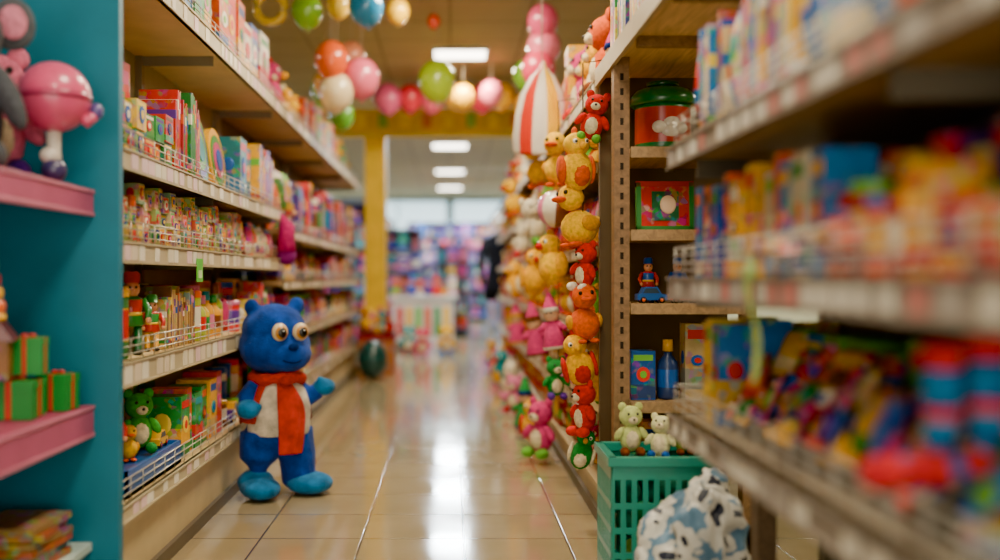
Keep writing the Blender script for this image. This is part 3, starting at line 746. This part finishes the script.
# crumpled patterned bag under the shelf
m, nt, b = newmat('patterned_fabric'); N = nt.nodes; L = nt.links
tc = N.new('ShaderNodeTexCoord'); vo = N.new('ShaderNodeTexVoronoi'); vo.inputs['Scale'].default_value = 17; vo.inputs['Randomness'].default_value = 1
n3 = N.new('ShaderNodeTexNoise'); n3.inputs['Scale'].default_value = 9
vm = N.new('ShaderNodeMix'); vm.data_type = 'RGBA'; vm.inputs['Factor'].default_value = .1
L.new(tc.outputs['Object'], n3.inputs['Vector']); L.new(tc.outputs['Object'], vm.inputs['A']); L.new(n3.outputs['Color'], vm.inputs['B']); L.new(vm.outputs['Result'], vo.inputs['Vector'])
cr = N.new('ShaderNodeValToRGB'); cr.color_ramp.interpolation = 'CONSTANT'
cr.color_ramp.elements[0].color = (*lin('#1c2438'), 1); cr.color_ramp.elements[1].position = .28; cr.color_ramp.elements[1].color = (*lin('#c8c6be'), 1)
el = cr.color_ramp.elements.new(.62); el.color = (*lin('#5a7f9c'), 1)
L.new(vo.outputs['Distance'], cr.inputs['Fac']); L.new(cr.outputs['Color'], b.inputs['Base Color']); b.inputs['Roughness'].default_value = .5
prof = [(.13, 0), (.155, .03), (.165, .12), (.16, .22), (.15, .28), (.12, .33), (.09, .36), (.05, .375)]
n = 40; vs = []; fs = []
for j, (q, z) in enumerate(prof):
    for i in range(n):
        a = 2*math.pi*i/n; k = 1+.10*math.sin(5*a+j*.9)+.06*math.sin(11*a-j*1.7)
        vs.append((.70+q*k*math.cos(a)*.95, 2.93+q*k*math.sin(a)*.95, z+.03*math.sin(3*a)*(z > .25)+.05*math.cos(a)*(z > .25)+.001))
for j in range(len(prof)-1):
    for i in range(n): fs.append((j*n+i, j*n+(i+1) % n, (j+1)*n+(i+1) % n, (j+1)*n+i))
fs.append(tuple(range(n-1, -1, -1))); fs.append(tuple((len(prof)-1)*n+i for i in range(n)))
me = bpy.data.meshes.new('patterned_fabric_bag'); me.from_pydata(vs, [], fs); me.materials.append(m)
for p in me.polygons: p.use_smooth = True
ob = bpy.data.objects.new('patterned_fabric_bag', me); scene.collection.objects.link(ob)
tx = bpy.data.textures.new('wr', 'CLOUDS'); tx.noise_scale = .05
sb = ob.modifiers.new('s', 'SUBSURF'); sb.render_levels = 2; sb.levels = 2
dm = ob.modifiers.new('d', 'DISPLACE'); dm.texture = tx; dm.strength = .07; dm.mid_level = .5

# crate
mb = MB(); GC = '#1f8a78'
x0, x1, y0, y1, H = .525, .85, 3.24, 3.54, .43
def crate_wall(a, b_, fixed, axis):
    n = 9
    def bx(u0, u1, z0, z1, t=.008):
        if axis == 'x': mb.wb(u0, u1, fixed-t/2, fixed+t/2, z0, z1, GC, PLAS)
        else: mb.wb(fixed-t/2, fixed+t/2, u0, u1, z0, z1, GC, PLAS)
    bx(a, b_, .345, .39); bx(a, b_, .25, .27); bx(a, b_, .17, .19); bx(a, b_, .09, .11); bx(a, b_, .0, .04)
    for i in range(n+1):
        u = a+(b_-a)*i/n; bx(max(a, u-.009), min(b_, u+.009), .0, .39, .0078)
    bx(a-.012, b_+.012, .39, .42, .028)
crate_wall(x0, x1, y0, 'x'); crate_wall(x0, x1, y1, 'x'); crate_wall(y0, y1, x0, 'y'); crate_wall(y0, y1, x1, 'y')
mb.wb(x0, x1, y0, y1, .0, .012, GC, PLAS)
mb.build('plastic_crate', bevel=.002)
mb = MB(); r = random.Random(6)
for i in range(30):
    mb.ell(I4, (r.uniform(x0+.06, x1-.06), r.uniform(y0+.06, y1-.06), .07+r.uniform(0, .29)), r.uniform(.045, .055), r.choice(['#1f6a5a', '#2a7a4a', '#1f7a6a', '#2f6e5a', '#6a8a4a']), PLUSH)
mb.build('pile_of_soft_balls')
mb = MB(); it_plush(mb, T(.61, 3.38, .40, .1), .1, .1, .19, r, col='#c0c87a'); mb.build('plush_dinosaur')
mb = MB(); it_plush(mb, T(.70, 3.34, .39, -.4, -.3), .1, .1, .17, r, col='#d8d4a0'); mb.build('plush_lamb')
mb = MB(); it_plush(mb, T(.79, 3.40, .40, .3), .1, .1, .14, r, col='#9ab05a'); mb.build('plush_dinosaur')

# endcap goods
mb = MB(); M = T(.80, 3.76, 1.47)
mb.lathe(M, [(.1, 0), (.104, .01), (.104, .03), (.104, .16), (.104, .175)], ['#1f6e3a', '#1f6e3a', '#b8281c', '#1f6e3a'], PLAS, 28)
mb.lathe(M, [(.118, .175), (.122, .18), (.122, .205), (.10, .23), (.06, .245), (.02, .25)], '#1a6a34', PLAS, 28)
mb.lathe(M, [(.06, .246), (.06, .262), (.02, .265)], '#174f2a', PLAS, 20)
for (x, z, q) in ((-.03, .085, .03), (.01, .1, .034), (.045, .08, .026), (.005, .07, .035)): mb.ell(M, (x, -.094, z), (q, .016, q*.8), '#e3dac8', PLAS, 12, 8)
mb.build('toy_tin_drum')
mb = MB(); M = T(.80, 3.72, 1.172, 0, -.08)
mb.box(M, .21, .02, .185, '#b8201c', PRINT); mb.box(M, .214, .024, .02, '#2f7a3a', PAINT); mb.box(M, .214, .024, .02, '#a8201c', PAINT, z=.168)
mb.box(M, .018, .024, .185, '#2f7a3a', PAINT, x=-.098); mb.box(M, .018, .024, .185, '#2f7a3a', PAINT, x=.098)
mb.box(M, .10, .026, .11, '#1f5a3a', PRINT, z=.04); mb.ell(M, (.01, -.013, .1), (.03, .006, .035), '#e3c0a0', PAINT); mb.build('framed_puzzle_box')
mb = MB(); r = random.Random(12)
for i in range(3):
    it_car(mb, T(.74+.12*i, 3.68, .907, r.uniform(-.2, .2)), .11, .08, .07, r, [['#1a4f98', '#c8281f', '#e8a80c'][i]])
    it_figure(mb, T(.745+.11*i, 3.76, .907, 0), .1, .1, .17, r, cols=(['#c8281f', '#1a55a8', '#c8281f'][i], '#22347c', '#d89060', '#1a55a8'))
mb.build('toy_cars_and_figures')
mb = MB()
for i in range(4):
    KIND[['box', 'bottle', 'box', 'can'][i]](mb, T(.71+.1*i, 3.72, .552), .09, .09, [.18, .22, .28, .2][i], r, ['#1a4f98', '#2a3f6e', '#b8a06c', '#8a8a80'])
mb.build('assorted_boxed_toys')
mb = MB()
for i in range(5):
    KIND[['box', 'box', 'rings', 'box', 'can'][i]](mb, T(.69+.085*i, 3.86, .102), .08, .1, [.3, .35, .3, .36, .28][i], r)
mb.build('assorted_boxed_toys')

# ------------------------------------------------------------------ right far unit products
for i, (z, hm) in enumerate([(.45, .27), (.79, .27), (1.13, .27), (1.47, .25), (.16, .22)]):
    fill('boxed_toys' if i % 2 else 'soft_toys', 'R', .60, 4.12, 12.1, z, (hm*.85, hm), (.14, .24), ['box', 'bird', 'plush', 'hand', 'duck', 'packet', 'plush'], 50+i, .14, 2, 1, ['#c8201a', '#e8a80c', '#d8581a', '#c8201a', '#cf3a76', '#6ab035', '#e8a80c', '#a81a28'], inset=.0)
fill('boxed_toys', 'R', .60, 2.3, 4.0, 1.826, (.2, .34), (.1, .2), ['box', 'book'], 56, .14, 2, 1)
fill('soft_toys', 'R', .60, 4.2, 12.0, 1.80, (.25, .45), (.16, .26), ['hand', 'box', 'bird', 'box', 'card', 'plush'], 57, .16, 1, 1, ['#d8581a', '#c8281f', '#1a55a8', '#cf3a76', '#e8a80c', '#e8dcc0'])
cols = ['#c8231f', '#f0b810', '#f0b810', '#d8581a', '#c8281f', '#e8a80c', '#1a55a8', '#cf3a76', '#25883c', '#d8789c', '#6ab035', '#5a3390']
r = random.Random(14)
first = [('bird', '#25883c', .17), ('plush', '#c8180f', .24), ('bird', '#f0b000', .22), ('duck', '#e86008', .25), ('plush', '#c8180f', .22), ('duck', '#f4bc00', .27), ('bird', '#f4bc00', .24), ('plush', '#c8180f', .22), ('duck', '#f4bc00', .2)]
second = [('plush', '#25883c', .22), ('hand', '#cf3a76', .28), ('bird', '#f4bc00', .26), ('ball', '#e8a80c', .18), ('duck', '#f4bc00', .28), ('hand', '#c8180f', .3)]
third = [('hand', '#cf3a76', .32), ('bird', '#f4b000', .28), ('plush', '#e8dcc0', .3), ('duck', '#f4bc00', .3)]
for k, (x, y, zb, seq) in enumerate([(.525, 3.95, .24, first), (.52, 4.8, .42, second), (.51, 5.8, .55, third), (.51, 7.6, .5, third)]):
    mb = MB(); mb.tube([(x, y, zb+.05), (x, y, 1.85), (.60, y, 1.86)], .003, '#5a4030', PLUSH, 5)
    z = zb
    for i, (kd, c, s_) in enumerate(seq):
        if z+s_ > 1.86: break
        M = T(x+r.uniform(-.025, .02), y+r.uniform(-.03, .03), z, r.uniform(-1.2, .4), 0, r.uniform(-.3, .3))
        if kd == 'ball': it_ball(mb, M, s_, s_, s_, r)
        else: KIND[kd](mb, M, s_, s_, s_, r, col=c)
        z += s_*(.8 if k == 0 else 1.08)
    mb.build('hanging_soft_toys')
for k, y in enumerate([5.4, 5.9, 6.5, 7.2, 8.0, 9.0, 10, 11.2]):
    mb = MB(); s_ = r.uniform(.26, .4)
    KIND[['plush', 'bird', 'hand', 'plush'][k % 4]](mb, T(.475+r.uniform(-.03, .02), y, 0.03, r.uniform(-1, -.2)), s_, s_, s_, r, col=['#cf3a76', '#e8a80c', '#25883c', '#d8789c', '#e8dcc0', '#128e98'][k % 6])
    mb.build('soft_toy')

# ------------------------------------------------------------------ balloons
def balloon(x, y, z, q, col, up=True):
    mb = MB(); M = T(x, y, z, R.uniform(0, 3), R.uniform(-.15, .15))
    prof = [(q*math.cos(t)*(1 if t > 0 else 1-.08*math.sin(-t)), q*1.12*math.sin(t)*(1 if t > 0 else 1.1)) for t in [(-math.pi/2+math.pi*i/14) for i in range(15)]]
    mb.lathe(M, prof, col, BALL, 22)
    mb.lathe(M, [(q*.1, -q*1.36), (q*.03, -q*1.24), (q*.08, -q*1.18)], col, BALL, 8)
    mb.tube([(x, y, z+q*1.1), (x+.005, y, CH-.002)], .0025, '#b8b0a0', PLUSH, 5)
    mb.build('balloon')
for a in [(-.90, 6.3, 2.68, .1, '#7ab41a'), (-.53, 6.3, 2.71, .11, '#0f7fb4'), (-.74, 6.6, 2.8, .08, '#d8b01a'), (-.36, 6.9, 2.84, .08, '#e8b81a'), (-.12, 7.4, 2.90, .05, '#c8401a'),
          (-.83, 7.0, 2.53, .12, '#d8581a'), (-.80, 7.05, 2.31, .125, '#d8c498'), (-.63, 7.1, 2.42, .13, '#d8607a'), (-.72, 7.3, 2.62, .1, '#e0906a'),
          (-.104, 8, 2.58, .15, '#a8cc1a'), (.58, 7.5, 2.52, .11, '#7ab42a'), (.12, 9.2, 2.66, .11, '#e8b010'), (.38, 9.2, 2.70, .11, '#e07088'),
          (.65, 7.0, 2.80, .11, '#d85078'), (.66, 7.05, 2.63, .12, '#e07088'), (.62, 7.0, 2.46, .12, '#d84060'),
          (-.62, 9.9, 2.78, .14, '#d8588a'), (-.40, 10, 2.80, .13, '#d8304a'), (-.18, 10, 2.78, .12, '#e05a7a'), (.06, 10, 2.82, .12, '#e8b01a'), (.32, 10, 2.80, .13, '#d83050'), (.52, 10, 2.82, .13, '#e8a80c'), (.78, 10, 2.72, .14, '#e8a80c'),
          (-1.02, 8.2, 2.55, .12, '#7ab42a'), (-.95, 7.7, 2.50, .1, '#e8a80c'), (-1.0, 9.2, 2.50, .12, '#5aa02a')]:
    balloon(*a)
mb = MB()
ring = [(-1.13+.09*math.sin(a), 6.3, 2.70+.09*math.cos(a)) for a in [2*math.pi*i/24 for i in range(25)]]
mb.tube(ring, .026, '#d8b81a', BALL, 10); mb.tube([(-1.13, 6.3, 2.81), (-1.13, 6.3, CH)], .0025, '#b8b0a0', PLUSH, 5); mb.build('balloon_ring')
mb = MB(); M = T(.52, 5.7, 1.70, .1, .12)
prof = [(.155, 0), (.16, .02), (.165, .10), (.155, .22), (.125, .34), (.07, .44), (.02, .49), (.006, .53)]
mb.lathe(M, prof, None, PAINT, 36, True, gores=['#e8e0d0', '#f4bc00', '#e8e0d0', '#d8300f']*3)
mb.tube([(.52, 5.66, 2.22), (.52, 5.66, CH)], .004, '#b8b0a0', PLUSH, 5); mb.build('hanging_striped_windsock')

# ------------------------------------------------------------------ yellow arch
mb = MB(); YC = '#ecc400'
mb.wb(-.93, -.70, 10.9, 11.1, 0, 2.58, YC, PAINT)
mb.wb(-1.6, 1.8, 10.9, 11.1, 2.56, 2.84, YC, PAINT)
mb.wb(-1.6, 1.8, 10.88, 10.9, 2.54, 2.585, '#e8ce00', PAINT)
for i in range(14): mb.wb(-1.5+i*.24, -1.40+i*.24, 10.88, 10.9, 2.64, 2.80, ['#f8d800', '#e0760f', '#f8d800', '#8ac035'][i % 4], PLAS)
for sx in (-1.62, 1.8): mb.wb(sx, sx+.1, 10.9, 11.1, 0, 2.84, YC, PAINT)
mb.build('yellow_archway', bevel=.01)

# ------------------------------------------------------------------ far hall
def rack(x0, x1, y, hgt, n, seed, pal=None, rz=0):
    e = bpy.data.objects.new('display_rack', None); scene.collection.objects.link(e)
    e.location = ((x0+x1)/2, y, 0); e.rotation_euler = (0, 0, rz)
    hw = (x1-x0)/2; x0, x1 = -hw, hw
    mb = MB(); r = random.Random(seed)
    mb.wb(x0, x1, .38, .4, 0, hgt, '#4a4a58'); mb.wb(x0, x0+.03, 0, .4, 0, hgt, '#8088a0'); mb.wb(x1-.03, x1, 0, .4, 0, hgt, '#8088a0')
    for i in range(n+1):
        z = .1+(hgt-.13)*i/n; mb.wb(x0, x1, 0, .4, z, z+.02, '#788090')
    mb.build('frame', e)
    mb = MB()
    for i in range(n):
        z = .122+(hgt-.13)*i/n; hm = (hgt-.13)/n-.03; x = x0+.04
        while x < x1-.12:
            w_ = r.uniform(.12, .24); KIND[r.choice(['box', 'hand', 'can', 'packet', 'box', 'plush'])](mb, T(x+w_/2, .11, z), w_*.95, .16, hm*r.uniform(.75, 1), r, pal); x += w_
    mb.build('boxed_toys', e)
P1 = ['#6a3f9e', '#d84a86', '#2a449c', '#d8708c', '#2298a0', '#3a6abc']
P2 = ['#c8201a', '#e8a80c', '#2298a0', '#6a3f9e', '#d84a86', '#2a6abc', '#d8581a']
rack(-2.3, -1.0, 14.2, 2.1, 6, 61, P1)
rack(-2.6, 0.1, 16.4, 2.2, 6, 62, P1, math.pi/2)
rack(-2.9, .5, 20.0, 2.2, 6, 67, P2, math.pi/2)
rack(-.2, 1.8, 15.8, 2.2, 6, 63, ['#2a7f8c', '#2a449c', '#6a3f9e', '#3f5a6a', '#b8382f'], -math.pi/2)
rack(-.6, 2.2, 19.2, 2.2, 6, 66, P2, -math.pi/2)
rack(-1.02, -.42, 15.0, 1.75, 5, 68, P1)
rack(-.25, .35, 17.6, 1.6, 5, 71, P2)
rack(-1.0, .9, 23.0, 2.3, 7, 69, P1)
rack(-3.4, -2.4, 16.2, 2.0, 5, 64); rack(1.8, 3.0, 17, 2.0, 5, 65)
mb = MB(); mb.wb(-.85, .1, 13.9, 14.5, .70, .75, '#c8c4c0'); mb.wb(-.8, .05, 13.93, 13.95, .1, .70, '#c8bcb8'); mb.wb(-.8, -.78, 13.95, 14.45, 0, .7, '#c8c4c0'); mb.wb(.03, .05, 13.95, 14.45, 0, .7, '#c8c4c0')
for i in range(6): mb.wb(-.74+i*.13, -.66+i*.13, 13.922, 13.93, .2, .6, cols[(i*5) % 12])
mb.build('display_table')
mb = MB(); r = random.Random(3)
for i in range(8): KIND[r.choice(['plush', 'box', 'rings', 'hand'])](mb, T(-.77+i*.115, 14.1, .752), .11, .12, r.uniform(.2, .34), r)
mb.build('assorted_soft_toys')
mb = MB()
mb.wb(-.95, -.57, 10.3, 10.7, 0, .42, '#a8622a', PRINT); mb.wb(-.96, -.56, 10.29, 10.71, .36, .42, '#8a1a28')
for i in range(14): KIND[r.choice(['bird', 'ball', 'duck', 'hand'])](mb, T(r.uniform(-.9, -.63), r.uniform(10.36, 10.64), .38+r.uniform(0, .08), r.uniform(-1, 1)), .2, .2, r.uniform(.2, .28), r)
mb.build('toy_dump_bin')
mb = MB(); mb.lathe(T(-.77, 9.9, .002), [(.15*math.cos(t), .19+.19*math.sin(t)) for t in [(-math.pi/2+math.pi*i/14) for i in range(15)]], ['#0e3a3c', '#124a4a'], PLAS, 24)
mb.build('exercise_ball')
for x, y, c in ((-.35, 12.6, '#d8305a'), (-.05, 13.0, '#e8a80c'), (-.55, 13.2, '#1a8a8a')):
    mb = MB(); it_plush(mb, T(x, y, .002), .3, .3, .4, r, col=c); mb.build('plush_toy')
for x, y, c in ((.66, 13.4, '#16161c'), (.95, 13.9, '#22283c')):
    mb = MB(); M = T(x, y, 0)
    mb.lathe(M, [(.16, 0), (.16, .02), (.015, .03), (.015, .8)], '#8a8a8a', PLAS, 16)
    mb.lathe(M, [(.22, .7), (.2, .9), (.14, 1.15), (.17, 1.4), (.2, 1.52), (.06, 1.6)], c, PLUSH, 18, True, 1, .6)
    mb.ell(M, (0, 0, 1.76), (.085, .1, .12), '#c8b8a8', PLAS); mb.lathe(M, [(.045, 1.56), (.04, 1.68)], '#c8b8a8', PLAS, 10)
    for sx in (-1, 1): mb.tube([(sx*.18, 0, 1.49), (sx*.25, 0, 1.2), (sx*.22, -.06, .9)], [.06, .05, .035], c, PLUSH, 10, M)
    mb.build('clothes_mannequin')
GW = emis('window_daylight_glass', (.62, .9, 1), 2.0)
for i, x in enumerate((-3.9, -1.3, 1.3, 3.9)):
    e = bpy.data.objects.new('window_%d' % (i+1), None); scene.collection.objects.link(e); e.location = (x, 24.95, 1.95)
    g = plane_box('glass', -1.2, 1.2, -.02, 0, -.95, .95, GW); g.parent = e
    mb = MB()
    for a in ((-1.27, -1.2, -.95, .95), (1.2, 1.27, -.95, .95), (-1.27, 1.27, .95, 1.03), (-1.27, 1.27, -1.03, -.95), (-.02, .02, -.95, .95)): mb.wb(a[0], a[1], -.05, .045, a[2], a[3], '#a4b8b6')
    mb.build('frame', e)

# ------------------------------------------------------------------ camera
cd = bpy.data.cameras.new('camera'); cam = bpy.data.objects.new('camera', cd); scene.collection.objects.link(cam)
cam.location = (0, 0, 1.0); cam.rotation_euler = (math.pi/2, 0, 0)
cd.sensor_width = 36; cd.lens = 36; cd.shift_x = .05; cd.shift_y = -.002
cd.clip_start = .05
cd.dof.use_dof = True; cd.dof.focus_distance = 3.8; cd.dof.aperture_fstop = .74
scene.camera = cam
try:
    scene.view_settings.view_transform = 'AgX'; scene.view_settings.look = 'AgX - Punchy'
except Exception as ex: print(ex)
scene.view_settings.exposure = 0.6
